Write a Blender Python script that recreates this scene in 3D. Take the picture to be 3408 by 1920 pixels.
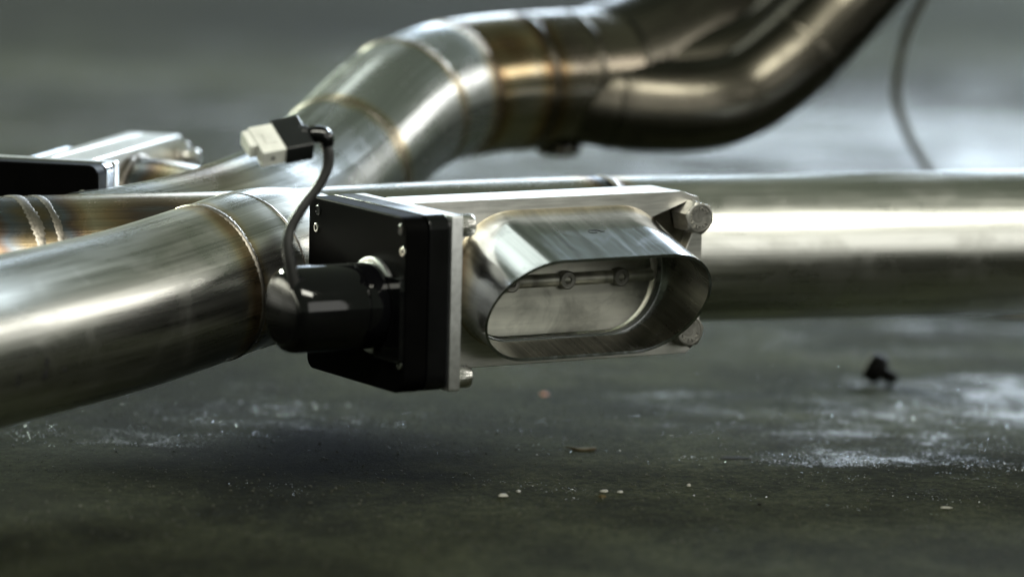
import bpy, bmesh, math, random
from mathutils import Vector, Matrix, noise
from mathutils.geometry import tessellate_polygon
R = math.radians
PI = math.pi
random.seed(7)
for o in list(bpy.data.objects):
    bpy.data.objects.remove(o)
scene = bpy.context.scene
COL = scene.collection

# ------------------------------------------------------------------ camera
TH, ROLL = R(7.8), .023
fw = Vector((0, math.cos(TH), -math.sin(TH)))
up0 = Vector((0, math.sin(TH), math.cos(TH)))
r0 = Vector((1, 0, 0))
rt = r0*math.cos(ROLL) + up0*math.sin(ROLL)
up = up0*math.cos(ROLL) - r0*math.sin(ROLL)
cam = bpy.data.cameras.new('camera')
co = bpy.data.objects.new('camera', cam)
COL.objects.link(co)
m = Matrix((rt, up, -fw)).transposed().to_4x4()
m.translation = Vector((.0005, -2.2153, .3814))
co.matrix_world = m
cam.lens = 150
cam.sensor_width = 36
cam.clip_start = .05
cam.clip_end = 200
cam.dof.use_dof = True
cam.dof.focus_distance = 2.13
cam.dof.aperture_fstop = 3.9
scene.camera = co

# ------------------------------------------------------------------ light
scene.view_settings.view_transform = 'Standard'
scene.view_settings.look = 'None'
scene.view_settings.exposure = 0
scene.view_settings.gamma = 1
w = bpy.data.worlds.new("World")
scene.world = w
w.use_nodes = True
bg = w.node_tree.nodes['Background']
bg.inputs[0].default_value = (.86, 1, .74, 1)
bg.inputs[1].default_value = .16


def area(name, loc, target, sx, sy, power, col, spread=180):
    l = bpy.data.lights.new(name, 'AREA')
    l.shape = 'RECTANGLE'
    l.size, l.size_y = sx, sy
    l.energy = power
    l.color = col
    l.spread = R(spread)
    o = bpy.data.objects.new(name, l)
    COL.objects.link(o)
    o.location = loc
    d = Vector(target) - Vector(loc)
    o.rotation_euler = d.to_track_quat('-Z', 'Y').to_euler()
    return o


# open roller door far behind, cool daylight
area('door_and_fill_light', (2.7, 13, 3.0), (2.7, 0, 2.8), 7.2, 5.6, 800, (.70, .84, 1.0))
# ceiling tubes, added fills and a side window
area('ceiling_and_fill_light', (-1.5, 2.2, 3.0), (-1.0, 1.5, 0), 2.6, .6, 12, (.93, 1, .90))
area('ceiling_and_fill_light', (.6, -1.9, 2.3), (.2, 0, 0), 3.0, .6, 112, (1, .985, .86))
area('ceiling_and_fill_light', (-5.2, 6.6, 3.0), (-.8, 3.6, 0), 3.6, .8, 370, (.90, 1, .80), 75)  # added fill that brightens the background floor from the left
area('ceiling_and_fill_light', (3.2, 8.2, 3.2), (1.0, 3.4, 0), 3.0, .8, 170, (.78, .90, 1), 75)  # second added fill, for the background floor on the right
area('door_and_fill_light', (4.6, -5.5, 1.7), (0, 0, .1), 4.0, 3.0, 64, (1, .985, .93))  # added fill behind the camera, brightens the blade inside the tip
area('window_light', (5.5, .6, 2.3), (0, 0, .1), 5.0, .9, 80, (1, .97, .9))

# ------------------------------------------------------------------ materials


def nodes(name):
    mt = bpy.data.materials.new(name)
    mt.use_nodes = True
    nt = mt.node_tree
    return mt, nt, nt.nodes['Principled BSDF']


def N_(nt, t, **kw):
    n = nt.nodes.new(t)
    for k, v in kw.items():
        if k in n.inputs:
            n.inputs[k].default_value = v
        else:
            setattr(n, k, v)
    return n


def ramp(nt, src, stops, interp='LINEAR'):
    r = nt.nodes.new('ShaderNodeValToRGB')
    r.color_ramp.interpolation = interp
    e = r.color_ramp.elements
    while len(e) < len(stops):
        e.new(.5)
    for i, (p, c) in enumerate(stops):
        e[i].position = p
        e[i].color = (c, c, c, 1) if not isinstance(c, tuple) else (*c, 1)
    nt.links.new(src, r.inputs[0])
    return r.outputs[0]


def math_(nt, op, a, b=None):
    n = nt.nodes.new('ShaderNodeMath')
    n.operation = op
    for i, v in enumerate((a, b)):
        if v is None:
            continue
        if isinstance(v, (int, float)):
            n.inputs[i].default_value = v
        else:
            nt.links.new(v, n.inputs[i])
    return n.outputs[0]


def mix(nt, f, a, b, blend='MIX'):
    n = nt.nodes.new('ShaderNodeMix')
    n.data_type = 'RGBA'
    n.blend_type = blend
    for s, v in ((0, f), (6, a), (7, b)):
        if isinstance(v, (int, float)):
            n.inputs[s].default_value = v
        elif isinstance(v, tuple):
            n.inputs[s].default_value = (*v, 1)
        else:
            nt.links.new(v, n.inputs[s])
    return n.outputs[2]


def metal(name, base, rough, streak=(14, 900), rvar=.12, bump=.05, heat=False, coat=0, grime=.25, offs=0.0, smud=.16):
    """brushed steel: streaks run along the tube (UV: x = metres along, y = metres round)"""
    mt, nt, b = nodes(name)
    L = nt.links.new
    tc = N_(nt, 'ShaderNodeTexCoord')
    mp = N_(nt, 'ShaderNodeMapping')
    mp.inputs['Scale'].default_value = (streak[0], streak[1], 1)
    mp.inputs['Location'].default_value = (offs, offs*.7, 0)
    L(tc.outputs['UV'], mp.inputs[0])
    n1 = N_(nt, 'ShaderNodeTexNoise', Scale=1.0, Detail=3.0)
    L(mp.outputs[0], n1.inputs['Vector'])
    mp2 = N_(nt, 'ShaderNodeMapping')
    mp2.inputs['Scale'].default_value = (4.5, 75, 1)
    mp2.inputs['Location'].default_value = (offs, offs, 0)
    L(tc.outputs['UV'], mp2.inputs[0])
    n2 = N_(nt, 'ShaderNodeTexNoise', Scale=1.0, Detail=4.0, Distortion=.6)
    L(mp2.outputs[0], n2.inputs['Vector'])
    n3 = N_(nt, 'ShaderNodeTexNoise', Scale=140.0, Detail=4.0)
    L(tc.outputs['Object'], n3.inputs['Vector'])
    g = ramp(nt, n2.outputs[0], [(.35, 1 - grime), (.62, 1.0)])
    g2 = ramp(nt, n1.outputs[0], [(.3, .80), (.6, 1.0)])
    colr = mix(nt, 1.0, mix(nt, 1.0, base, g, 'MULTIPLY'), g2, 'MULTIPLY')
    if heat:
        at = N_(nt, 'ShaderNodeAttribute', attribute_name='temper')
        hh = math_(nt, 'ADD', at.outputs['Fac'], math_(nt, 'MULTIPLY', math_(nt, 'SUBTRACT', n2.outputs[0], .5),
                   math_(nt, 'MULTIPLY', at.outputs['Fac'], 1.3)))
        tint = ramp(nt, hh, [(.03, (1, 1, 1)), (.16, (1, .88, .66)), (.34, (.66, .48, .30)), (.52, (.34, .25, .22)),
                             (.70, (.30, .34, .42)), (1, (.34, .27, .18))])
        colr = mix(nt, 1.0, colr, tint, 'MULTIPLY')
    L(colr, b.inputs['Base Color'])
    b.inputs['Metallic'].default_value = 1
    n4 = N_(nt, 'ShaderNodeTexNoise', Scale=26.0, Detail=5.0, Roughness=.62, Distortion=.8)
    L(tc.outputs['Object'], n4.inputs['Vector'])
    smudge = ramp(nt, n4.outputs[0], [(.50, 0.0), (.64, 1.0)])
    colr = mix(nt, 1.0, colr, ramp(nt, n4.outputs[0], [(.50, 1.0), (.66, 1 - smud)]), 'MULTIPLY')
    L(colr, b.inputs['Base Color'])
    rr = math_(nt, 'ADD', math_(nt, 'MULTIPLY', math_(nt, 'SUBTRACT', n2.outputs[0], .45), rvar*2.2), rough)
    rr = math_(nt, 'ADD', rr, math_(nt, 'MULTIPLY', math_(nt, 'SUBTRACT', n1.outputs[0], .5), rvar))
    rr = math_(nt, 'ADD', rr, math_(nt, 'MULTIPLY', smudge, .09))
    rr = math_(nt, 'MAXIMUM', rr, .06)
    L(rr, b.inputs['Roughness'])
    hsum = math_(nt, 'ADD', math_(nt, 'MULTIPLY', n1.outputs[0], .7), math_(nt, 'MULTIPLY', n3.outputs[0], .12))
    bp = N_(nt, 'ShaderNodeBump', Strength=bump, Distance=.002)
    L(hsum, bp.inputs['Height'])
    L(bp.outputs[0], b.inputs['Normal'])
    return mt


M = {}
M['pipe'] = metal('pipe_steel', (.68, .67, .62), .22, heat=True)
M['pipe_satin'] = metal('satin_pipe_steel', (.70, .70, .66), .27, heat=True, offs=3.1)
M['bright'] = metal('bright_pipe_steel', (.69, .72, .74), .21, heat=True, offs=5.7, bump=.10)
M['scorched'] = metal('scorched_pipe_steel', (.24, .21, .165), .19, heat=True, offs=9.3, grime=.5, smud=.4)
M['tinted'] = metal('straw_tinted_pipe_steel', (.46, .42, .34), .19, heat=True, offs=7.1, grime=.45, smud=.4)
M['sooty'] = metal('sooty_pipe_steel', (.13, .118, .095), .25, heat=True, offs=11.3, grime=.6, smud=.5)
M['tip'] = metal('polished_tip_steel', (.54, .57, .60), .16, streak=(22, 260), rvar=.06, heat=True, offs=1.7, grime=.25, bump=.03)
M['tip_inner'] = metal('tip_inner_steel', (.52, .50, .44), .22, streak=(40, 500), offs=4.1, grime=.5)
M['plate'] = metal('milled_plate_steel', (.80, .79, .76), .36, streak=(60, 600), offs=2.2, grime=.12, bump=.03, rvar=.05)
M['pocket'] = metal('dark_reflection_pocket_steel', (.13, .12, .092), .32, streak=(200, 200), offs=8.2, grime=.4)  # dark floor reflection in the pockets is put into this colour
M['blade'] = metal('blade_steel', (.86, .85, .76), .46, streak=(60, 60), offs=6.2, grime=.45, smud=.38)
M['alu'] = metal('aluminium_plate', (.76, .77, .78), .40, streak=(300, 300), grime=.04, bump=.02, rvar=.02)
M['bolt'] = metal('zinc_bolt_steel', (.42, .41, .38), .42, streak=(300, 300), grime=.45, bump=.12)
M['screw'] = metal('screw_steel', (.78, .77, .74), .25, streak=(300, 300), grime=.1)
M['weld'] = metal('weld_bead_steel', (.38, .345, .30), .38, streak=(500, 500), grime=.5, bump=.2)


def plastic(name, col, rough, bump=.0, bscale=900, sss=0, coat=0, spec=.5):
    mt, nt, b = nodes(name)
    L = nt.links.new
    tc = N_(nt, 'ShaderNodeTexCoord')
    n = N_(nt, 'ShaderNodeTexNoise', Scale=float(bscale), Detail=3.0)
    L(tc.outputs['Object'], n.inputs['Vector'])
    n2 = N_(nt, 'ShaderNodeTexNoise', Scale=60.0, Detail=5.0)
    L(tc.outputs['Object'], n2.inputs['Vector'])
    f = ramp(nt, n2.outputs[0], [(.3, .75), (.7, 1.15)])
    L(mix(nt, 1.0, col, f, 'MULTIPLY'), b.inputs['Base Color'])
    L(math_(nt, 'ADD', math_(nt, 'MULTIPLY', math_(nt, 'SUBTRACT', n2.outputs[0], .5), .14), rough), b.inputs['Roughness'])
    b.inputs['Coat Weight'].default_value = coat
    b.inputs['Coat Roughness'].default_value = .08
    b.inputs['Specular IOR Level'].default_value = spec
    if sss:
        b.inputs['Subsurface Weight'].default_value = sss
        b.inputs['Subsurface Radius'].default_value = (.004, .004, .004)
        b.inputs['Subsurface Scale'].default_value = .5
    if bump:
        bp = N_(nt, 'ShaderNodeBump', Strength=bump, Distance=.0004)
        L(n.outputs[0], bp.inputs['Height'])
        L(bp.outputs[0], b.inputs['Normal'])
    return mt


M['black'] = plastic('black_gloss_plastic', (.002, .002, .0025), .06, spec=.5)
M['black_matt'] = plastic('black_satin_plastic', (.0015, .0015, .0015), .5, bump=.08, spec=.015)
M['black_semi'] = plastic('black_semi_gloss_plastic', (.002, .002, .0025), .16, spec=.45)
M['rubber'] = plastic('black_rubber', (.008, .009, .010), .30, bump=.1)
M['cable'] = plastic('dark_grey_cable_rubber', (.018, .018, .018), .42, bump=.1)
M['nylon'] = plastic('white_nylon', (.74, .75, .71), .45, sss=.5)
M['wire'] = plastic('tan_wire_sheath', (.075, .068, .042), .5)
M['dark_screw'] = plastic('rusty_dark_steel', (.010, .009, .008), .7, spec=.2)
M['marker'] = plastic('black_marker_ink', (.012, .012, .014), .5)
M['leaf'] = plastic('dry_brown_leaf', (.060, .046, .022), .9, spec=.1)
M['swarf'] = plastic('pale_swarf', (.24, .235, .205), .5)
M['orange'] = plastic('orange_chip', (.62, .16, .04), .5)
M['grit'] = plastic('dark_grit', (.012, .012, .011), .9, spec=.05)

# floor
mt, nt, b = nodes('worn_concrete')
L = nt.links.new
tc = N_(nt, 'ShaderNodeTexCoord')
P = tc.outputs['Object']


def nz(scale, detail=4.0, dist=0.0, rough=.5, loc=(0, 0, 0), sc=(1, 1, 1)):
    mp = N_(nt, 'ShaderNodeMapping')
    mp.inputs['Location'].default_value = loc
    mp.inputs['Scale'].default_value = sc
    L(P, mp.inputs[0])
    n = N_(nt, 'ShaderNodeTexNoise', Scale=float(scale), Detail=detail, Distortion=dist, Roughness=rough)
    L(mp.outputs[0], n.inputs['Vector'])
    return n.outputs[0]


sep = N_(nt, 'ShaderNodeSeparateXYZ')
L(P, sep.inputs[0])
big = nz(2.6, 5, .6, loc=(3.1, .4, 0))
mid = nz(16, 6, .4)
fine = nz(420, 3)
grain = nz(1500, 2)
colr = mix(nt, ramp(nt, big, [(.40, 0.0), (.60, 1.0)]), (.0112, .0126, .0064), (.0300, .0335, .0190))
colr = mix(nt, 1.0, colr, ramp(nt, mid, [(.36, .55), (.62, 1.12)]), 'MULTIPLY')
colr = mix(nt, 1.0, colr, ramp(nt, fine, [(.36, .62), (.64, 1.3)]), 'MULTIPLY')
colr = mix(nt, 1.0, colr, ramp(nt, nz(130, 4, .3, .65), [(.38, .62), (.60, 1.25)]), 'MULTIPLY')
colr = mix(nt, 1.0, colr, ramp(nt, grain, [(.34, .55), (.44, 1.0), (.72, 1.0), (.80, 1.5)]), 'MULTIPLY')
# floor colour darker at the far side, with a noisy edge
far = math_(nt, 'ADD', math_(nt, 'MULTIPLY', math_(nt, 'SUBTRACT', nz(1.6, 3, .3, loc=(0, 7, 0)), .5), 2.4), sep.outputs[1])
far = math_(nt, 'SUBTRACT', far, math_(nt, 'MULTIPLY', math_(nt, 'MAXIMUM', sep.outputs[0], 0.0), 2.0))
far_tone = ramp(nt, math_(nt, 'MULTIPLY', far, .25), [(.54, 1.0), (.66, .26)])
colr = mix(nt, 1.0, colr, far_tone, 'MULTIPLY')
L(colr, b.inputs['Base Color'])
# worn, polished patches of the slab
wet = nz(9, 6, .8, .6, loc=(1.3, 2.2, 0), sc=(.8, 1.5, 1))


def blob(cx, cy, sx, sy, amp):
    mp = N_(nt, 'ShaderNodeMapping')
    mp.inputs['Location'].default_value = (-cx/sx, -cy/sy, 0)
    mp.inputs['Scale'].default_value = (1/sx, 1/sy, 0)
    L(P, mp.inputs[0])
    ln = N_(nt, 'ShaderNodeVectorMath', operation='LENGTH')
    L(mp.outputs[0], ln.inputs[0])
    return ramp(nt, math_(nt, 'MULTIPLY', ln.outputs['Value'], .5), [(0, amp), (.5, amp*.45), (1, 0.0)], 'EASE')


bias = blob(.34, .13, .20, .13, .40)
for q_ in ((.26, -.05, .13, .022, .34), (.33, -.13, .10, .02, .26), (.5, 1.5, 1.1, .9, .42), (-.115, .055, .085, .05, .26), (-.22, -.02, .08, .02, .16), (-.9, 4.4, 2.0, .8, .2)):
    bias = math_(nt, 'MAXIMUM', bias, blob(*q_))
pit = nz(520, 4, .3, .75)
brk = nz(55, 5, .8, .65)
wsum = math_(nt, 'ADD', wet, bias)
wsum = math_(nt, 'ADD', wsum, math_(nt, 'MULTIPLY', math_(nt, 'SUBTRACT', pit, .5), 1.5))
wsum = math_(nt, 'ADD', wsum, math_(nt, 'MULTIPLY', math_(nt, 'SUBTRACT', brk, .5), .55))
wetm = ramp(nt, wsum, [(.80, 0.0), (1.0, 1.0)])
rg = ramp(nt, wetm, [(0.0, .9), (1.0, .30)])
L(math_(nt, 'ADD', math_(nt, 'MULTIPLY', wetm, .45), .03), b.inputs['Specular IOR Level'])
rg = math_(nt, 'ADD', math_(nt, 'MULTIPLY', math_(nt, 'SUBTRACT', fine, .5), .25), rg)
L(rg, b.inputs['Roughness'])
hsum = math_(nt, 'ADD', math_(nt, 'MULTIPLY', fine, .8), math_(nt, 'MULTIPLY', mid, 1.2))
hsum = math_(nt, 'ADD', hsum, math_(nt, 'MULTIPLY', pit, 1.0))
hsum = math_(nt, 'ADD', hsum, math_(nt, 'MULTIPLY', grain, math_(nt, 'ADD', math_(nt, 'MULTIPLY', wetm, .9), .3)))
bp = N_(nt, 'ShaderNodeBump', Strength=.8, Distance=.0018)
L(hsum, bp.inputs['Height'])
L(bp.outputs[0], b.inputs['Normal'])
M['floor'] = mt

# ------------------------------------------------------------------ mesh helpers


def link(name, me, mat, parent=None, local=None, smooth=35, bevel=0, seg=2):
    o = bpy.data.objects.new(name, me)
    COL.objects.link(o)
    if mat and not me.materials:
        me.materials.append(mat)
    if smooth is not None:
        for p in me.polygons:
            p.use_smooth = True
        me.set_sharp_from_angle(angle=R(smooth))
    if parent:
        o.parent = parent
    if local is not None:
        o.matrix_local = local
    if bevel:
        md = o.modifiers.new('bevel', 'BEVEL')
        md.width = bevel
        md.segments = seg
        md.limit_method = 'ANGLE'
        md.angle_limit = R(40)
        md.harden_normals = True
    return o


def mesh(name, vs, fs, uvs=None):
    me = bpy.data.meshes.new(name)
    me.from_pydata([tuple(v) for v in vs], [], fs)
    me.validate()
    uv = me.uv_layers.new(name='UVMap')
    for l in me.loops:
        v = me.vertices[l.vertex_index].co
        uv.data[l.index].uv = uvs[l.vertex_index] if uvs else (v.x, v.y)
    me.update()
    return me


def box_uv(me):
    uv = me.uv_layers[0]
    for p in me.polygons:
        n = p.normal
        a = max(range(3), key=lambda i: abs(n[i]))
        for li in p.loop_indices:
            v = me.vertices[me.loops[li].vertex_index].co
            uv.data[li].uv = ((v.y, v.z), (v.x, v.z), (v.x, v.y))[a]


def cat(pts, n=10):
    """Catmull-Rom through tuples"""
    out = []
    P_ = [Vector(p) for p in pts]
    P_ = [P_[0]*2 - P_[1]] + P_ + [P_[-1]*2 - P_[-2]]
    for i in range(1, len(P_) - 2):
        for k in range(n):
            t = k/n
            a, b_, c, d = P_[i-1:i+3]
            out.append(.5*((2*b_) + (c - a)*t + (2*a - 5*b_ + 4*c - d)*t*t + (3*b_ - a - 3*c + d)*t**3))
    out.append(P_[-2])
    return out


def frames(pos):
    T = []
    for i in range(len(pos)):
        a = pos[max(i-1, 0)]
        c = pos[min(i+1, len(pos)-1)]
        T.append((c - a).normalized())
    u = Vector((0, 0, 1))
    u = (u - T[0]*u.dot(T[0])).normalized()
    F = []
    for t in T:
        u = (u - t*u.dot(t)).normalized()
        F.append((t, u, t.cross(u)))
    return F


def tube(name, pts, rad, mat, parent=None, nseg=72, n=10, heat=(), wall=0, noisy=0.0, caps=True, part=None):
    """pts (x,y,z[,r]); heat = list of (centre point, reach, strength)"""
    P4 = [Vector((*p[:3], p[3] if len(p) > 3 else rad)) for p in pts]
    s = cat_n4(P4, n)
    pos = [Vector(p[:3]) for p in s]
    F = frames(pos)
    if part:
        s, pos, F = s[part[0]:part[1]], pos[part[0]:part[1]], F[part[0]:part[1]]
    vs, uvs, fs = [], [], []
    arc = 0
    for i, (p, (t, u, v)) in enumerate(zip(pos, F)):
        if i:
            arc += (p - pos[i-1]).length
        for k in range(nseg + 1):
            a = 2*PI*k/nseg
            d = u*math.cos(a) + v*math.sin(a)
            r = s[i][3]
            if noisy:
                r += noisy*noise.noise((p + d*r)*28)
            vs.append(p + d*r)
            uvs.append((arc, a*s[i][3]))
    w_ = nseg + 1
    for i in range(len(pos) - 1):
        for k in range(nseg):
            fs.append((i*w_ + k, i*w_ + k + 1, (i+1)*w_ + k + 1, (i+1)*w_ + k))
    if caps:
        for i, fl in ((0, 0), (len(pos) - 1, 1)):
            c = len(vs)
            vs.append(pos[i])
            uvs.append((0, 0))
            for k in range(nseg):
                f_ = (c, i*w_ + k + 1, i*w_ + k)
                fs.append(f_ if not fl else f_[::-1])
    me = mesh(name, vs, fs, uvs)
    at = me.attributes.new('temper', 'FLOAT', 'POINT')
    H = [0.0]*len(vs)
    for i, v in enumerate(vs):
        h = 0
        for c, reach, st in heat:
            d = abs_axis(v, c)
            h = max(h, st*math.exp(-(d/reach)**2))
        H[i] = h
    at.data.foreach_set('value', H)
    o = link(name, me, mat, parent, smooth=50)
    return o, pos, F


def abs_axis(v, c):
    """distance along the pipe from a weld plane (point, normal) or from a point"""
    if len(c) == 2:
        p, nrm = c
        d = (v - Vector(p))
        if d.length > .075:
            return 9
        return abs(d.dot(Vector(nrm)))
    return (v - Vector(c)).length


def cat_n4(P_, n):
    out = []
    P_ = [P_[0]*2 - P_[1]] + P_ + [P_[-1]*2 - P_[-2]]
    P_[0][3] = P_[1][3]
    P_[-1][3] = P_[-2][3]
    for i in range(1, len(P_) - 2):
        a, b_, c, d = P_[i-1:i+3]
        for k in range(n):
            t = k/n
            out.append(.5*((2*b_) + (c - a)*t + (2*a - 5*b_ + 4*c - d)*t*t + (3*b_ - a - 3*c + d)*t**3))
    out.append(P_[-2].copy())
    return out


def weld(p, t, rad, parent, wd=.0020, seed=0, mat=None, name='weld', hgt=.0007):
    """ripple bead around a tube at p, axis t"""
    t = Vector(t).normalized()
    u = Vector((0, 0, 1))
    u = (u - t*u.dot(t)).normalized()
    v = t.cross(u)
    na, nb = 160, 8
    vs, fs, uvs = [], [], []
    for i in range(na):
        a = 2*PI*i/na
        d = u*math.cos(a) + v*math.sin(a)
        rip = 1 + .22*math.sin(a*70 + seed) + .35*noise.noise(Vector((math.cos(a)*4, math.sin(a)*4, seed*3.3)))
        sh = .0006*noise.noise(Vector((math.cos(a)*3, math.sin(a)*3, seed*7.7 + 5)))
        for k in range(nb):
            b_ = 2*PI*k/nb
            vs.append(Vector(p) + d*(rad + math.cos(b_)*hgt*rip) + t*(math.sin(b_)*wd*rip + sh))
            uvs.append((a*rad, k*.001))
    for i in range(na):
        for k in range(nb):
            fs.append((i*nb + k, i*nb + (k+1) % nb, ((i+1) % na)*nb + (k+1) % nb, ((i+1) % na)*nb + k))
    return link(name, mesh(name, vs, fs, uvs), mat or M['weld'], parent, smooth=80)


def prism(name, outer, holes, z0, z1, mat, parent, local=None, bevel=0, seg=2, smooth=35):
    loops = [outer] + list(holes)
    flat = [p for l in loops for p in l]
    bm = bmesh.new()
    A = [bm.verts.new((x, y, z0)) for x, y in flat]
    B = [bm.verts.new((x, y, z1)) for x, y in flat]
    for W in (A, B):
        ed = []
        o_ = 0
        for l in loops:
            ed += [bm.edges.new((W[o_ + i], W[o_ + (i+1) % len(l)])) for i in range(len(l))]
            o_ += len(l)
        bmesh.ops.triangle_fill(bm, edges=ed, use_beauty=True, use_dissolve=False)
    off = 0
    for l in loops:
        n = len(l)
        for i in range(n):
            j = (i+1) % n
            bm.faces.new((A[off+i], A[off+j], B[off+j], B[off+i]))
        off += n
    bmesh.ops.recalc_face_normals(bm, faces=bm.faces)
    bmesh.ops.dissolve_limit(bm, angle_limit=R(1), verts=bm.verts, edges=[e for e in bm.edges if len(e.link_faces) == 2 and e.calc_face_angle(1) < .01]) if not holes else None
    me = bpy.data.meshes.new(name)
    bm.to_mesh(me)
    bm.free()
    me.uv_layers.new(name='UVMap')
    box_uv(me)
    return link(name, me, mat, parent, local, smooth=smooth, bevel=bevel, seg=seg)


def rrect(x0, x1, y0, y1, r, n=8):
    """rounded rectangle; r = (x0y0, x1y0, x1y1, x0y1)"""
    if not isinstance(r, (tuple, list)):
        r = (r,)*4
    out = []
    for (cx, cy, a0), rr in zip(((x0, y0, 180), (x1, y0, 270), (x1, y1, 0), (x0, y1, 90)), r):
        sx = 1 if cx == x0 else -1
        sy = 1 if cy == y0 else -1
        for k in range(n + 1 if rr > 0 else 1):
            a = R(a0 + (90*k/n if rr > 0 else 0))
            out.append((cx + sx*rr + math.cos(a)*rr, cy + sy*rr + math.sin(a)*rr) if rr > 0 else (cx, cy))
    return out


def stadium(hw, r, n=28, k=1.0):
    """hw half straight length, r radius"""
    out = []
    for i in range(n + 1):
        a = -PI/2 + PI*i/n
        out.append((hw + r*math.cos(a)*k, r*math.sin(a)))
    for i in range(n + 1):
        a = PI/2 + PI*i/n
        out.append((-hw + r*math.cos(a)*k, r*math.sin(a)))
    return out


def lathe(name, prof, mat, parent=None, local=None, nseg=48, smooth=40, mod=None):
    """profile (r, z) about local z; mod(a, r, z) may change the radius"""
    vs, fs, uvs = [], [], []
    for r, z in prof:
        for k in range(nseg):
            a = 2*PI*k/nseg
            rr = mod(a, r, z) if mod else r
            vs.append((rr*math.cos(a), rr*math.sin(a), z))
            uvs.append((z, a*max(r, .001)))
    for i in range(len(prof) - 1):
        for k in range(nseg):
            j = (k+1) % nseg
            fs.append((i*nseg + k, i*nseg + j, (i+1)*nseg + j, (i+1)*nseg + k))
    if prof[0][0] > 1e-6:
        fs.append(tuple(range(nseg))[::-1])
    if prof[-1][0] > 1e-6:
        fs.append(tuple((len(prof)-1)*nseg + k for k in range(nseg)))
    bm = bmesh.new()
    me = mesh(name, vs, fs, uvs)
    bm.from_mesh(me)
    bmesh.ops.remove_doubles(bm, verts=bm.verts, dist=1e-7)
    bmesh.ops.recalc_face_normals(bm, faces=bm.faces)
    bm.to_mesh(me)
    bm.free()
    return link(name, me, mat, parent, local, smooth=smooth)


def frame(X, Y, Z, O):
    m = Matrix((X, Y, Z)).transposed().to_4x4()
    m.translation = Vector(O)
    return m


def put(m, x=0, y=0, z=0, rx=0, ry=0, rz=0):
    return Matrix.Translation((x, y, z)) @ Matrix.Rotation(rz, 4, 'Z') @ Matrix.Rotation(ry, 4, 'Y') @ Matrix.Rotation(rx, 4, 'X')


def world_child(o, parent, pw):
    """parent o (built in world coordinates) to a part whose world matrix is pw"""
    o.parent = parent
    o.matrix_parent_inverse = pw.inverted()


def tag(o, label, cat_, group=None, kind=None):
    if label:
        o['label'] = label
    if cat_:
        o['category'] = cat_
    if group:
        o['group'] = group
    if kind:
        o['kind'] = kind


# ------------------------------------------------------------------ setting
vs = [(-30, -12, 0), (30, -12, 0), (30, 40, 0), (-30, 40, 0)]
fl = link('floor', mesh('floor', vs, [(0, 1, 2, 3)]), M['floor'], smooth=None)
fl['kind'] = 'structure'

# ------------------------------------------------------------------ exhaust
root = bpy.data.objects.new('exhaust_system', None)
COL.objects.link(root)
root.empty_display_size = .05
tag(root, 'welded stainless steel car exhaust with crossing pipes and two cutout valves', 'exhaust')

RM = .0395
main_pts = [(-.62, -.318, .1080), (-.42, -.206, .0995), (-0.3177,-0.1500,0.0962), (-0.2540,-0.1150,0.0942), (-0.1975,-0.0850,0.0935), (-0.1394,-0.0550,0.0927), (-0.0857,-0.0280,0.0937), (-0.0182,0.0000,0.0952), (0.0446,0.0250,0.0959)]
right_pts = [(0.0446, 0.0250, 0.0959), (0.0659, 0.0350, 0.0956), (0.1908, 0.0750, 0.0960), (0.2802, 0.1040, 0.0961), (0.46, 0.1610, 0.0966), (.75, .253, .0966), (1.1, .364, .0966)]
wl = (Vector((-.2470, -.1112, .0941)), Vector((.88, .48, 0)))
wj = (Vector((.0475, .0265, .0959)), Vector((.88, .47, 0)).normalized())
hb = (Vector((-.175, -.105, .118)), .034, .6)
mp_, mpos, mF = tube('main_pipe', main_pts, RM, M['pipe'], root, heat=[(wl, .024, 1.0), (wj, .013, .85), hb])
weld(*wl, RM, mp_, seed=1, wd=.003, hgt=.0004)
weld((-.2370, -.1062, .0939), (.88, .48, 0), RM, mp_, seed=2, hgt=.0003)
rp, rpos, rF = tube('straight_pipe', right_pts, RM - .0004, M['pipe_satin'], root, heat=[(wj, .008, .7)])
weld(wj[0], wj[1], RM - .0004, rp, seed=3)

front_pts = [(-.52, -.72, .066), (-.38, -.47, .072), (-0.2855,-0.3000,0.0759), (-0.2410,-0.2200,0.0776), (-0.1911,-0.1520,0.0830), (-0.1516,-0.1100,0.0921)]
coll_pts = [(-0.1516,-0.1100,0.0921), (-0.1375,-0.0900,0.0952), (-0.1235,-0.0670,0.0958), (-0.1010,-0.0380,0.0940,.037), (-0.0695,-0.0100,0.0916,.030)]
wf = (Vector((-.1516, -.11, .0921)), Vector((.68, .68, .17)).normalized())
fp, fpos, fF = tube('branch_pipe', front_pts + coll_pts[1:], .0400, M['pipe_satin'], root, nseg=96, part=(0, 51), heat=[(wf, .007, .42)])
cp, cpos, cF = tube('branch_collar', front_pts + coll_pts[1:], .0399, part=(50, None), mat=M['pipe_satin'], parent=root, heat=[(wf, .006, .4)])
weld(wf[0], fF[-1][0], .0400, fp, seed=4, wd=.0015, hgt=.0005)
weld(cpos[11], cF[11][0], .0399, cp, seed=5, wd=.0010, hgt=.0003)

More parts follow.
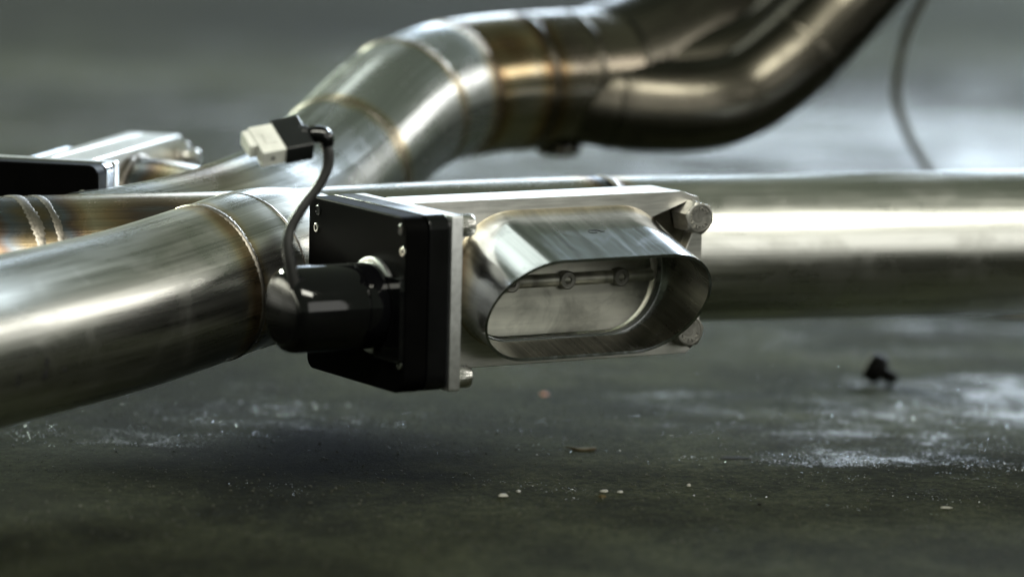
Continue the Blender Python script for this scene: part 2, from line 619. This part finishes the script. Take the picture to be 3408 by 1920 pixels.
diag = [(-0.2160, -0.0850, 0.0937), (-0.1908, -0.0650, 0.0960), (-0.1620, -0.0300, 0.0997), (-0.1397, 0.0100, 0.1043), (-0.1185, 0.0600, 0.1107),
        (-0.0944, 0.1200, 0.1276), (-0.0749, 0.1600, 0.1456), (-0.0622, 0.1850, 0.1545), (-0.0469, 0.2100, 0.1595), (-0.0364, 0.2300, 0.1612)]
d0 = diag[:6]
d1 = diag[5:8]
d2 = diag[7:9] + [(-.0385, .2260, .1608)]
d3 = [(-.0385, .2260, .1608), (-.018, .2450, .1628), (0.0005, 0.2600, 0.1637), (0.0284, 0.2800, 0.1643), (0.0545, 0.3000, 0.1641)]
def wn(a, b_): return (Vector(b_) - Vector(a)).normalized()
wA = (Vector(diag[5]), wn(diag[4], diag[6]))
wB = (Vector(diag[7]), wn(diag[6], diag[8]))
wC = (Vector(d2[-1]), wn(d2[-2], d3[1]))
wD = (Vector(d3[3]), wn(d3[2], d3[4]))
p0, _, _ = tube('crossover_pipe', d0, RM, M['bright'], root, heat=[(wA, .005, .35), ((-.165, -.03, .14), .03, .4)])
weld(*wA, RM, p0, seed=6, wd=.0016, hgt=.0005)
p1, _, _ = tube('bend_segment', d1, RM + .0003, M['bright'], root, heat=[(wA, .005, .3), (wB, .004, .3)])
weld(*wB, RM + .0003, p1, seed=7, wd=.0016, hgt=.0005)
p2, _, _ = tube('bend_segment', d2, RM + .0001, M['bright'], root, heat=[(wB, .004, .3), (wC, .009, .45)])
weld(*wC, RM, p2, seed=8)
wE = (Vector(d3[2]), wn(d3[1], d3[3]))
p3a, _, _ = tube('tinted_pipe', d3, RM + .0004, M['tinted'], root, heat=[(wC, .010, .35), (wE, .010, .5), ((-.005, .22, .185), .018, .4)], part=(0, 21))
weld(*wE, RM + .0004, p3a, seed=15, hgt=.0003, mat=M['sooty'])
p3, _, _ = tube('scorched_pipe', d3, RM + .0004, M['scorched'], root, heat=[(wE, .008, .4)], part=(20, None))
weld(*wD, RM + .0004, p3, seed=9, hgt=.0003, mat=M['sooty'])
weld(d3[4], wn(d3[3], d3[4]), RM + .001, p3, seed=10, hgt=.0003, mat=M['sooty'])
pa, _, _ = tube('rising_pipe', [(0.0474, 0.3000, 0.1644), (0.0713, 0.3200, 0.1708), (0.1079, 0.3600, 0.1863), (0.1587, 0.4200, 0.2112), (0.2253, 0.5000, 0.2453), (.30, .59, .28), (.46, .79, .37)], .0410, M['sooty'], root)
pb, _, _ = tube('lower_elbow', [(0.0332, 0.2700, 0.1555), (0.0708, 0.2800, 0.1503), (0.1062, 0.2900, 0.1502), (0.1325, 0.3050, 0.1557), (0.1588, 0.3200, 0.1728), (0.1854, 0.3400, 0.1980), (0.2146, 0.3600, 0.2284), (0.2646, 0.4000, 0.2804), (.36, .475, .385), (.47, .56, .50)], .0275, M['sooty'], root, noisy=.0006)
tube('gusset_pipe', [(.060, .300, .165), (.105, .320, .165), (.150, .345, .178), (.20, .38, .222), (.26, .43, .28)], .030, M['sooty'], root)
weld((.0560, .276, .152), (1, .27, -.1), .0278, pb, seed=12, hgt=.0003, mat=M['sooty'])
weld((.168, .3265, .181), (.62, .42, .66), .0278, pb, seed=13, hgt=.0003, mat=M['sooty'])
lathe('mounting_boss', [(.013, 0), (.013, .004), (.010, .006), (0, .006)], M['sooty'], root, Matrix.Translation((.026, .270, .1265)) @ Matrix.Rotation(PI, 4, 'X'))

# ------------------------------------------------------------------ cutout valve
def oct_head(name, mat, parent, local):
    """hex head with a chamfered round face and raised letters"""
    af = .0078
    def hexr(a, r, z):
        if r < .0073:
            return r
        k = (a + PI/6) % (PI/3) - PI/6
        return min(r, af/math.cos(k))
    h = lathe(name, [(.0095, -.005), (.0091, -.005), (.0091, .0078), (.0086, .0086), (.0078, .0092), (.00725, .0094), (.0066, .0094), (.0064, .0091), (0, .0091)], mat, parent, local, nseg=60, mod=hexr, smooth=30)
    bm = bmesh.new()
    for i in range(11):
        a = R(20 + i*29)
        for j in range(2):
            if (i*3 + j) % 4 == 3:
                continue
            mt_ = Matrix.Rotation(a + j*.13, 4, 'Z') @ Matrix.Translation((.0050, 0, .0092)) @ Matrix.Rotation(j*1.1, 4, 'Z') @ Matrix.Diagonal((.0019, .0007, .0010, 1))
            bmesh.ops.create_cube(bm, size=1, matrix=mt_)
    me = bpy.data.meshes.new('raised_lettering')
    bm.to_mesh(me)
    bm.free()
    me.uv_layers.new(name='UVMap')
    return h, me


def shift(l, dx, dy):
    return [(x + dx, y + dy) for x, y in l]


def build_valve(F):
    FB, FT, FL, FR = -.0420, .0430, -.0857, .0865
    outline = [(FL, FB), (FR - .008, FB), (FR - .003, FB + .004), (FR, FB + .010), (FR, FT - .0105), (FR - .0032, FT - .0032), (FR - .014, FT), (FL, FT)]
    hole = shift(stadium(.0300, .0318), .0027, .0020)
    inset = [(x*.9985, y*.997) for x, y in outline]
    body = prism('cutout_valve', inset, [hole], -.030, -.0078, M['plate'], None, None, bevel=.0008)
    body.parent = root
    body.matrix_local = F
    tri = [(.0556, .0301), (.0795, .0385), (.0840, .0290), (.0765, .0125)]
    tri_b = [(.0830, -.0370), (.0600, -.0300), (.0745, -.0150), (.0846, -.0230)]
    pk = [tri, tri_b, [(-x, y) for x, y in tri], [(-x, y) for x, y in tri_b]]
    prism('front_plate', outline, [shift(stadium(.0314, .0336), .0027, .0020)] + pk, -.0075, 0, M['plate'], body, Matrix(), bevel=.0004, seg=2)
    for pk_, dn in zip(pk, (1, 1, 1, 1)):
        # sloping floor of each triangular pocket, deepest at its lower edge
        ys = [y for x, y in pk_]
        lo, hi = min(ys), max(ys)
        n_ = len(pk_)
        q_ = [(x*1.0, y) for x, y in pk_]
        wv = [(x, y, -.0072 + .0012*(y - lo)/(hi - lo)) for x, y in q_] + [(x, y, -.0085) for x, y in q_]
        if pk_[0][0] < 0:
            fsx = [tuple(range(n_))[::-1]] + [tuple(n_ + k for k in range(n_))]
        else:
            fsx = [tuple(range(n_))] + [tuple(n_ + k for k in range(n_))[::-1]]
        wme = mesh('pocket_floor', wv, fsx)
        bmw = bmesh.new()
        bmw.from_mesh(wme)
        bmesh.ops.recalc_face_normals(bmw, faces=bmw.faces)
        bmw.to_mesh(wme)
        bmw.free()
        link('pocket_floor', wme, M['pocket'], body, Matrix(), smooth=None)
    # oblique outlet tip
    hw, rr, ta, tu = .0314, .0336, .254, -.094
    Lb, Lt = .0205, .0620
    u0, v0 = .0027, .0020
    prof = stadium(hw, rr, 32)
    nl = 22
    vs, fs, uvs, H = [], [], [], []
    npf = len(prof)
    per = [0]
    for i in range(1, npf):
        per.append(per[-1] + math.dist(prof[i], prof[i-1]))
    th = .0016

    def ring(t, ins):
        for i, (x, y) in enumerate(prof):
            Ln = Lb + (Lt - Lb)*(y + rr)/(2*rr)
            s_ = -.004 + (Ln + .004)*t
            k = 1 - ins/rr
            fl_ = .0022*math.exp(-max(s_, 0)/.003) if ins == 0 else 0
            k += fl_/rr
            sgn = 1 if x > 0 else -1
            xx = sgn*hw + (x - sgn*hw)*k
            vs.append((xx + u0 + max(s_, 0)*tu, y*k + v0 - max(s_, 0)*ta, s_))
            uvs.append((s_, per[i]))
            H.append(max(math.exp(-(s_/.0055)**2)*.22, .62*math.exp(-((x + .060)/.012)**2 - ((y - .004)/.016)**2 - (s_/.016)**2)))
    for j in range(nl + 1):
        ring(j/nl, 0)
    ring(1.0 - .0, th*.3)
    for j in range(nl + 1):
        ring(.997 - j/nl*.997, th)
    nr = nl*2 + 3
    for j in range(nr - 1):
        for i in range(npf):
            k = (i+1) % npf
            fs.append((j*npf + i, j*npf + k, (j+1)*npf + k, (j+1)*npf + i))
    me = mesh('outlet_tip', vs, fs, uvs)
    at = me.attributes.new('temper', 'FLOAT', 'POINT')
    at.data.foreach_set('value', H)
    me.materials.append(M['tip'])
    me.materials.append(M['tip_inner'])
    for p in me.polygons:
        p.material_index = 1 if min(p.vertices) >= (nl + 2)*npf else 0
    link('outlet_tip', me, None, body, Matrix(), smooth=40)
    # seat, blade, shaft
    prism('valve_seat', shift(stadium(.0313, .0334), .0027, .0020), [shift(stadium(.0298, .0312), .0027, .0020)], -.0070, -.0022, M['tip'], body, Matrix(), bevel=.0005)
    prism('butterfly_blade', stadium(.0294, .0308), [], -.0012, .0012, M['blade'], body, put(None, .0027, .0020, -.0125, rx=R(-5)), bevel=.0003)
    prism('shaft', [(.0034*math.cos(R(a)), .0034*math.sin(R(a))) for a in range(0, 360, 15)], [], -.11, .062, M['blade'], body, put(None, 0, -.0012, -.0102, ry=PI/2), smooth=60)
    sc_me = None
    for i, u in enumerate((-.024, .0092, .0417)):
        if sc_me is None:
            s_ = lathe('blade_screw', [(.0048, -.002), (.0048, .0014), (.0042, .0020), (.0021, .0020), (.0019, -.0004), (0, -.0004)], M['bolt'], body, put(None, u, -.0012, -.0078), nseg=28)
            sc_me = s_.data
        else:
            s2 = s_.copy()
            COL.objects.link(s2)
            s2.parent = body
            s2.matrix_local = put(None, u, -.0012, -.0078)
    first_b = None
    for (u, v, rz) in ((.0792, .0296, .25), (.0752, -.0290, .6), (-.0770, .0310, .1), (-.0770, -.0310, .9)):
        if first_b is None:
            first_b, lt = oct_head('hex_bolt', M['bolt'], body, put(None, u, v, -.0005, rz=rz))
            lo = None
            first_me, lme = first_b.data, lt
            bm = bmesh.new()
            bm.from_mesh(first_me)
            bm.from_mesh(lme)
            bm.to_mesh(first_me)
            bm.free()
        else:
            c = first_b.copy()
            COL.objects.link(c)
            c.parent = body
            c.matrix_local = put(None, u, v, -.0005, rz=rz)
    # nuts at the back
    nut = None
    for (u, v) in ((.0775, .0300), (.0728, -.0305)):
        if nut is None:
            nut = lathe('hex_nut', [(.0082, 0), (.0082, .006), (.0070, .0068), (.0042, .0068), (.0042, .012), (.0034, .0128), (0, .0128)], M['screw'], body,
                        put(None, u, v, -.0302, rx=PI), nseg=60, mod=lambda a, r, z: r if r < .006 else min(r, .0070/math.cos((a + PI/6) % (PI/3) - PI/6)), smooth=30)
        else:
            c = nut.copy()
            COL.objects.link(c)
            c.parent = body
            c.matrix_local = put(None, u, v, -.0302, rx=PI)
    return body


def build_actuator(A):
    """local x = along the box face, y = up, z = outward to the motor"""
    x0, x1, y0, y1 = -.0520, .0485, -.0445, .0425
    hous = prism('actuator', rrect(x0, x1 - .0002, y0, y1 + .0004, (.004, .009, .007, .004)), [],   .0074, .0186, M['black_semi'], None, None, bevel=.0006)
    hous.parent = root
    hous.matrix_local = A
    prism('mounting_plate', rrect(x0, x1, y0, y1, .0012, 3), [], 0, .0062, M['alu'], hous, Matrix(), bevel=.0004)
    prism('gasket', rrect(x0 + .001, x1 - .0016, y0 + .001, y1 - .0014, .006), [], .0062, .0074, M['rubber'], hous, Matrix())
    prism('cover', rrect(x0, x1, y0 - .0004, y1, (.006, .011, .008, .005)), [], .0191, .0317, M['black_matt'], hous, Matrix(), bevel=.0010, seg=3)
    # motor boss and motor
    mx, my = .0180, -.0040
    prism('motor_boss', rrect(mx + .004, .0478, -.0290, .0125, .002, 4), [], .0317, .0344, M['black'], hous, Matrix(), bevel=.0003)
    lathe('collar_ring', [(.0238, 0), (.0238, .0022), (.0230, .0026), (.0219, .0026)], M['alu'], hous, put(None, mx, my, .0318), nseg=64)
    mot = lathe('motor', [(.0214, 0), (.0214, .0120), (.0207, .0123), (.0207, .0133), (.0213, .0136), (.0213, .0436), (.0209, .0466), (.0198, .0489), (.0180, .0503), (.0155, .0509), (0, .0511)],
                M['black'], hous, put(None, mx, my, .0330), nseg=80, smooth=28)
    # small cover screws (ring with hex socket)
    s_ = None
    for x, y in ((-.0433, .0271), (.0455, .0268 - .001), (.0442, -.0300), (-.0433, -.0300)):
        if s_ is None:
            s_ = lathe('cover_screw', [(.0023, -.001), (.0023, .0003), (.0020, .0006), (.0013, .0006), (.0012, -.0008), (0, -.0008)], M['screw'], hous, put(None, x, y, .0318), nseg=24)
        else:
            c = s_.copy()
            COL.objects.link(c)
            c.parent = hous
            c.matrix_local = put(None, x, y, .0318)
    h_ = None
    for x, y in ((.0425, .0362), (-.0423, .0362)):
        if h_ is None:
            h_ = lathe('screw_hole', [(.0026, 0), (.0020, .00035), (.0017, -.0006), (0, -.0006)], M['rubber'], hous, put(None, x, y, .0318), nseg=24)
        else:
            c = h_.copy()
            COL.objects.link(c)
            c.parent = hous
            c.matrix_local = put(None, x, y, .0318)
    # knurled socket cap screws holding the plate to the valve
    k_ = None
    for x, y in ((.0415, .0365), (.0415, -.0385)):
        loc = put(None, x, y, 0, rx=PI)
        if k_ is None:
            k_ = lathe('socket_cap_screw', [(.0055, .0002), (.0055, .0076), (.0052, .0085), (.0046, .0090), (.0027, .0090), (.0025, .0055), (0, .0055)], M['screw'], hous, loc, nseg=96,
                       mod=lambda a, r, z: r*(1 + .022*math.cos(a*32)) if r > .0053 else r)
        else:
            c = k_.copy()
            COL.objects.link(c)
            c.parent = hous
            c.matrix_local = loc
    return hous, mot


ph = R(31)
U = Vector((math.cos(ph), math.sin(ph), 0))
Vz = Vector((0, 0, 1))
Nn = Vector((math.sin(ph), -math.cos(ph), 0))
O = Vector((.0241, -.0923, .0952))
VS = .985      # size of the near valve
F1 = frame(U, Vz, Nn, O) @ Matrix.Scale(VS, 4)
valve = build_valve(F1)
valve['label'] = 'near cutout valve with an oblique oval outlet tip'
A1 = frame(Nn, Vz, -U, O - U*.0857*VS) @ Matrix.Scale(VS, 4)
act, mot = build_actuator(A1)
act['label'] = 'near black actuator box with its motor and cable'

# stub between the main pipe and the valve
tube('outlet_stub', [(-.015, .010, .0950, .033), (-.0020, -.0450, .0948, .033), (.0086, -.0666, .0952, .033)], .033, M['pipe'], root)

# cable and connector of the near actuator (sub-parts of the actuator)
cb, cpos_, cF_ = tube('cable', [(-0.1025, -0.2007, 0.1026), (-0.1048, -0.2022, 0.1123), (-0.1067, -0.2027, 0.1229), (-0.1052, -0.2007, 0.1324), (-0.0999, -0.1987, 0.1420),
                      (-0.0929, -0.1967, 0.1516), (-0.0888, -0.1957, 0.1602), (-0.0883, -0.1957, 0.1676), (-0.0900, -0.1957, 0.1726)], .0027, M['cable'], None, nseg=20, n=8)
world_child(cb, act, A1)
bt, _, _ = tube('cable_boot', [(-0.0887, -0.1957, 0.1708, 0.0030), (-0.0893, -0.1957, 0.1736, 0.0037), (-0.0910, -0.1957, 0.1758, 0.0042), (-0.0935, -0.1957, 0.1764, 0.0043), (-0.0970, -0.1957, 0.1764, 0.0041), (-0.0995, -0.1957, 0.1763, 0.0032), (-0.1025, -0.1957, 0.1762, 0.0030)],
                .004, M['black'], None, nseg=28, n=6)
world_child(bt, act, A1)
# connector axes: X runs towards the mouth (left), tilted down
X = Vector((-.90, -.40, -.15)).normalized()
Y = Vector((.42, -.75, -.52))
Y = (Y - X*Y.dot(X)).normalized()
Z = X.cross(Y)
Mc = frame(X, Y, Z, (-0.0995, -0.1957, 0.1748))
sh = prism('connector_shell', rrect(-.0115, .0115, -.0052, .0052, (.002, .002, .0008, .0008), 4), [], .0, .0140, M['rubber'], None, None, bevel=.0006)
sh.data.transform(Mc @ Matrix(((0, 0, 1, 0), (1, 0, 0, 0), (0, 1, 0, 0), (0, 0, 0, 1))))
world_child(sh, act, A1)
nk, _, _ = tube('strain_relief', [(-0.0980, -0.1957, 0.1763, 0.0044), (-0.1005, -0.1957, 0.1758, 0.0052), (-0.1025, -0.1962, 0.1752, 0.0046)], .004, M['rubber'], None, nseg=24, n=5)
world_child(nk, act, A1)
bm = bmesh.new()
for (x, y, z), (sx, sy, sz) in (((.0190, .0005, .0), (.0140, .0200, .0088)), ((.0265, -.0025, .0), (.0060, .0120, .0074)), ((.0190, .0010, .0046), (.0060, .0070, .0010))):
    bmesh.ops.create_cube(bm, size=1, matrix=Mc @ Matrix.Translation((x, y, z)) @ Matrix.Diagonal((sx, sy, sz, 1)))
me = bpy.data.meshes.new('white_plug')
bm.to_mesh(me)
bm.free()
me.uv_layers.new(name='UVMap')
pg = link('white_plug', me, M['nylon'], None, bevel=.0020, seg=5)
world_child(pg, act, A1)
lr = lathe('locking_hole', [(.0009, -.0002), (.0009, .0002), (0, .0002)], M['grit'], None, None, nseg=16)
lr.data.transform(Mc @ Matrix.Translation((.0205, .0104, .0)) @ Matrix.Rotation(R(-90), 4, 'X'))
world_child(lr, act, A1)

# second valve, flipped, behind the main pipe
ph2 = R(76)
U2 = Vector((math.cos(ph2), math.sin(ph2), 0))
V2 = Vector((0, 0, -1))
N2 = U2.cross(V2)
# actuator corner (top right, plate) sits at (-.2077,-.02,.1429)
X2 = N2
corner = Vector((-.2042, -.02, .1425))
# local corner: x = -.0520, y = -.0445 (flipped), z = 0
AO = corner - X2*(-.0520) - V2*(-.0445)
A2 = frame(X2, V2, -U2, AO)
F2 = frame(U2, V2, N2, AO + U2*.0857)


def copy_part(o, local):
    c = o.copy()
    COL.objects.link(c)
    c.parent = root
    c.matrix_parent_inverse = Matrix()
    c.matrix_local = local
    for ch in list(o.children):
        if ch.name.startswith(('cable', 'connector', 'white_plug', 'locking', 'strain', 'pen_')):
            continue
        d = ch.copy()
        COL.objects.link(d)
        d.parent = c
    return c


v2 = copy_part(valve, F2)
v2['label'] = 'far cutout valve half hidden behind the main pipe'
a2 = copy_part(act, A2)
a2['label'] = 'far black actuator box at the left edge'
cen = F2.translation
st, _, _ = tube('outlet_stub', [cen - N2*.024, cen - N2*.045, cen - N2*.075 + Vector((.0, -.005, -.004)), cen - N2*.11 + Vector((0, -.02, -.010))], .0360, M['pipe'], root,
                heat=[((cen - N2*.03, N2), .02, .85)])
weld(cen - N2*.031, N2, .0370, st, seed=14, wd=.003, hgt=.002)

# marker strokes
def stroke(name, pts, wd, mat, parent, pw, nrm):
    vs, fs = [], []
    nrm = Vector(nrm).normalized()
    for i, p in enumerate(pts):
        p = Vector(p)
        t = (Vector(pts[min(i+1, len(pts)-1)]) - Vector(pts[max(i-1, 0)])).normalized()
        s_ = t.cross(nrm).normalized()*wd*(.6 + .4*math.sin(i*1.7 + 1))
        for q, n_ in ((s_, 0), (-s_, 0), (-s_, -.0002), (s_, -.0002)):
            vs.append(p + q + nrm*n_)
    for i in range(len(pts) - 1):
        for k in range(4):
            fs.append((4*i + k, 4*i + (k+1) % 4, 4*i + 4 + (k+1) % 4, 4*i + 4 + k))
    fs += [(0, 1, 2, 3), (len(vs)-1, len(vs)-2, len(vs)-3, len(vs)-4)]
    o = link(name, mesh(name, vs, fs), mat, parent, smooth=None)
    if pw is not None:
        o.matrix_parent_inverse = pw.inverted()
    return o


def on_pipe(pos, F, s, ang, r):
    i = 20 + int(s*(len(pos) - 21))
    t, u, v = F[i]
    return pos[i] + (u*math.cos(ang) + v*math.sin(ang))*r, (u*math.cos(ang) + v*math.sin(ang))


for s, a0, a1 in ((.075, 100, 110), (.185, 99, 108), (.27, 93, 108), (.365, 103, 105)):
    for sgn in (1,):
        pts = []
        nn = None
        for k in range(6):
            p, nn = on_pipe(fpos, fF, s, R(a0 + (a1 - a0)*k/5), .0404)
            pts.append(p)
        stroke('marker_tick', pts, .0013, M['marker'], fp, None, nn)
# small looped pen mark on top of the tip (local valve coordinates)
loop = []
u0_ = -.001
for k in range(15):
    a = k/14*2*PI*1.1 - 1.0
    loop.append((.0015 + .0030*math.cos(a) + k*.00018, 0, .0285 + .0020*math.sin(a)))
loop += [(.0075, 0, .0290), (.0095, 0, .0286)]
pts = [(x + u0_, .0336 + .0020 - z*.254 + .0002, z) for x, y, z in loop]
stroke('pen_mark', pts, .0003, M['marker'], valve, None, (0, 1, .25))

# ------------------------------------------------------------------ hanging wire
wr, _, _ = tube('hanging_wire', [(.268, .41, .26), (0.2542, 0.4200, 0.2158), (0.2438, 0.4300, 0.1903), (0.2386, 0.4400, 0.1646), (0.2386, 0.4500, 0.1413), (0.2464, 0.4600, 0.1205),
                (0.2593, 0.4700, 0.0995), (0.2750, 0.4800, 0.0760), (.29, .49, .04), (.31, .50, .004), (.40, .51, .003)], .0028, M['wire'], None, nseg=16, n=8)
tag(wr, 'thin tan wire hanging down behind the straight pipe at the right', 'wire')

# ------------------------------------------------------------------ screw lying on the floor
sr = bpy.data.objects.new('loose_screw', None)
COL.objects.link(sr)
sr.location = (.2119, .2017, 0)
tag(sr, 'small dark screw lying on the floor below the straight pipe', 'screw')
ax = Vector((.80, -.30, -.42)).normalized()
q = ax.to_track_quat('Z', 'Y').to_matrix().to_4x4()
hm = Matrix.Translation((-.0015, 0, .0095)) @ q @ Matrix.Scale(1.28, 4)
hm = Matrix.Translation((-.0020, 0, .0092)) @ q @ Matrix.Scale(1.15, 4)
lathe('head', [(0, -.0052), (.0052, -.0048), (.0070, -.0034), (.0076, 0), (.0074, .0026), (.0060, .0044), (.0032, .0048)], M['dark_screw'], sr, hm, nseg=28)
lathe('shank', [(.0033, .003), (.0033, .0105), (.0022, .0122), (0, .0122)], M['dark_screw'], sr, hm, nseg=60, mod=lambda a, r, z: r*(1 + .10*math.sin(a + z*7000)) if r > .0025 else r)

# ------------------------------------------------------------------ litter on the floor
def chip(name, x, y, sx, sy, h, mat, seed, label, cat_, group=None, rot=0.0, curl=0.0, nn=14):
    rnd = random.Random(seed)
    vs, fs = [], []
    rad_ = [(.50 if mat is M['swarf'] else .65) + .45*rnd.random() for _ in range(nn)]
    for lev, (k, z) in enumerate(((1, 0), (.94, .6), (.55, 1))):
        for i in range(nn):
            a = 2*PI*i/nn
            px, py = math.cos(a)*rad_[i]*k, math.sin(a)*rad_[i]*k
            vs.append((px*sx, py*sy, .0001 + z*h*(.7 + .6*rnd.random()) + curl*px*px*sx if lev else 0.0001 + curl*px*px*sx*.8))
    for l in range(2):
        for i in range(nn):
            j = (i+1) % nn
            fs.append((l*nn + i, l*nn + j, (l+1)*nn + j, (l+1)*nn + i))
    fs.append(tuple(2*nn + i for i in range(nn)))
    fs.append(tuple(range(nn))[::-1])
    o = link(name, mesh(name, vs, fs), mat, None, smooth=60)
    o.location = (x, y, 0)
    o.rotation_euler = (0, 0, rot)
    tag(o, label, cat_, group)
    return o


chip('dry_leaf', .0390, -.040, .0090, .0050, .0008, M['leaf'], 3, 'dry brown curled scrap lying on the floor below the outlet', 'leaf', rot=.1, curl=.18)
chip('dark_scrap', .1173, -.0541, .0090, .0055, .0003, M['grit'], 5, 'flat dark scrap on the floor to the right of the brown curled scrap', 'scrap')
chip('orange_chip', .0200, .1345, .0020, .0030, .0010, M['orange'], 6, 'tiny bright orange chip on the floor right below the valve', 'chip')
g = 'pale metal flecks scattered on the floor'
chip('metal_fleck', -.0016, -.1745, .0032, .0030, .0010, M['swarf'], 11, 'largest pale metal fleck, leftmost on the floor in the foreground', 'fleck', g)
chip('metal_fleck', .0480, -.1567, .0026, .0022, .0009, M['swarf'], 12, 'left one of the bright pair of pale flecks in the foreground', 'fleck', g)
chip('metal_fleck', .0558, -.1578, .0020, .0020, .0008, M['swarf'], 13, 'right one of the bright pair of pale flecks in the foreground', 'fleck', g)
chip('metal_fleck', .0903, -.1363, .0014, .0016, .0010, M['swarf'], 14, 'small round pale fleck right of the bright pair of flecks', 'fleck', g)
chip('metal_fleck', .2134, -.1791, .0034, .0014, .0006, M['swarf'], 15, 'thin pale sliver on the foreground floor near the right edge', 'fleck', g)
chip('metal_fleck', .0060, -.1620, .0016, .0026, .0006, M['swarf'], 16, 'faint pale fleck just behind the largest fleck in the foreground', 'fleck', g)
chip('wood_crumb', .0467, -.1716, .0022, .0018, .0010, M['leaf'], 17, 'brown crumb just in front of the bright pair of flecks', 'crumb')
chip('grit_crumb', .1226, -.1831, .0011, .0014, .0010, M['grit'], 18, 'single black crumb of grit on the foreground floor at centre right', 'grit')

# fine grit, and metal flakes added for floor sparkle: nobody could count them
def scatter(name, n, spots, sizes, mat, seed, label, flat=.7):
    rnd = random.Random(seed)
    t = (1 + 5**.5)/2
    base = [Vector(v).normalized() for v in ((-1, t, 0), (1, t, 0), (-1, -t, 0), (1, -t, 0), (0, -1, t), (0, 1, t), (0, -1, -t), (0, 1, -t), (t, 0, -1), (t, 0, 1), (-t, 0, -1), (-t, 0, 1))]
    tri = ((0, 11, 5), (0, 5, 1), (0, 1, 7), (0, 7, 10), (0, 10, 11), (1, 5, 9), (5, 11, 4), (11, 10, 2), (10, 7, 6), (7, 1, 8), (3, 9, 4), (3, 4, 2), (3, 2, 6), (3, 6, 8), (3, 8, 9), (4, 9, 5), (2, 4, 11), (6, 2, 10), (8, 6, 7), (9, 8, 1))
    vs, fs = [], []
    for i in range(n):
        sp = rnd.choice(spots)
        if len(sp) == 5:
            x, y = rnd.gauss(sp[0], sp[2]), rnd.gauss(sp[1], sp[3])
            if noise.noise(Vector((x*22, y*40, 3))) < sp[4]:
                continue
        else:
            x, y = rnd.uniform(sp[0], sp[1]), rnd.uniform(sp[2], sp[3])
        s_ = rnd.choice(sizes)*rnd.uniform(.6, 1.4)
        rm = Matrix.Rotation(rnd.uniform(0, 6.28), 3, 'Z') @ Matrix.Rotation(rnd.uniform(-.5, .5), 3, 'X')
        o_ = len(vs)
        ax_, ay_ = rnd.uniform(.7, 1.5), rnd.uniform(.7, 1.3)
        for b0 in base:
            j = rnd.uniform(.8, 1.2)
            q0 = rm @ Vector((b0.x*ax_*j, b0.y*ay_*j, b0.z*flat*j))
            vs.append((x + q0.x*s_, y + q0.y*s_, max(s_*.4 + q0.z*s_, -.0002)))
        fs += [tuple(o_ + k for k in t_) for t_ in tri]
    o = link(name, mesh(name, vs, fs), mat, None, smooth=None)
    o['kind'] = 'stuff'
    o['label'] = label
    return o


M['fines'] = plastic('mixed_grit', (.055, .056, .044), .6, bscale=200, spec=.2)
M['glints'] = metal('glint_flake_metal', (.62, .64, .66), .22, streak=(300, 300), grime=.3)
scatter('floor_grit', 9000, [(-.30, .42, -.42, .35)], (.00018, .00026, .00035, .0005), M['fines'], 4, 'fine dark grit spread over the concrete floor')
scatter('glint_flakes', 9000, [(.28, .10, .13, .07, .05), (.26, -.055, .09, .012, -.05), (.30, -.10, .08, .014, .0), (.22, -.02, .06, .03, .1), (-.115, .045, .05, .03, .0), (-.20, -.03, .06, .016, .1), (.09, .02, .10, .05, .25), (.05, -.16, .10, .02, .2)],
        (.00013, .00018, .00026, .00034), M['glints'], 9, 'metal flakes added for the sparkle of patches on the concrete floor', flat=.45)
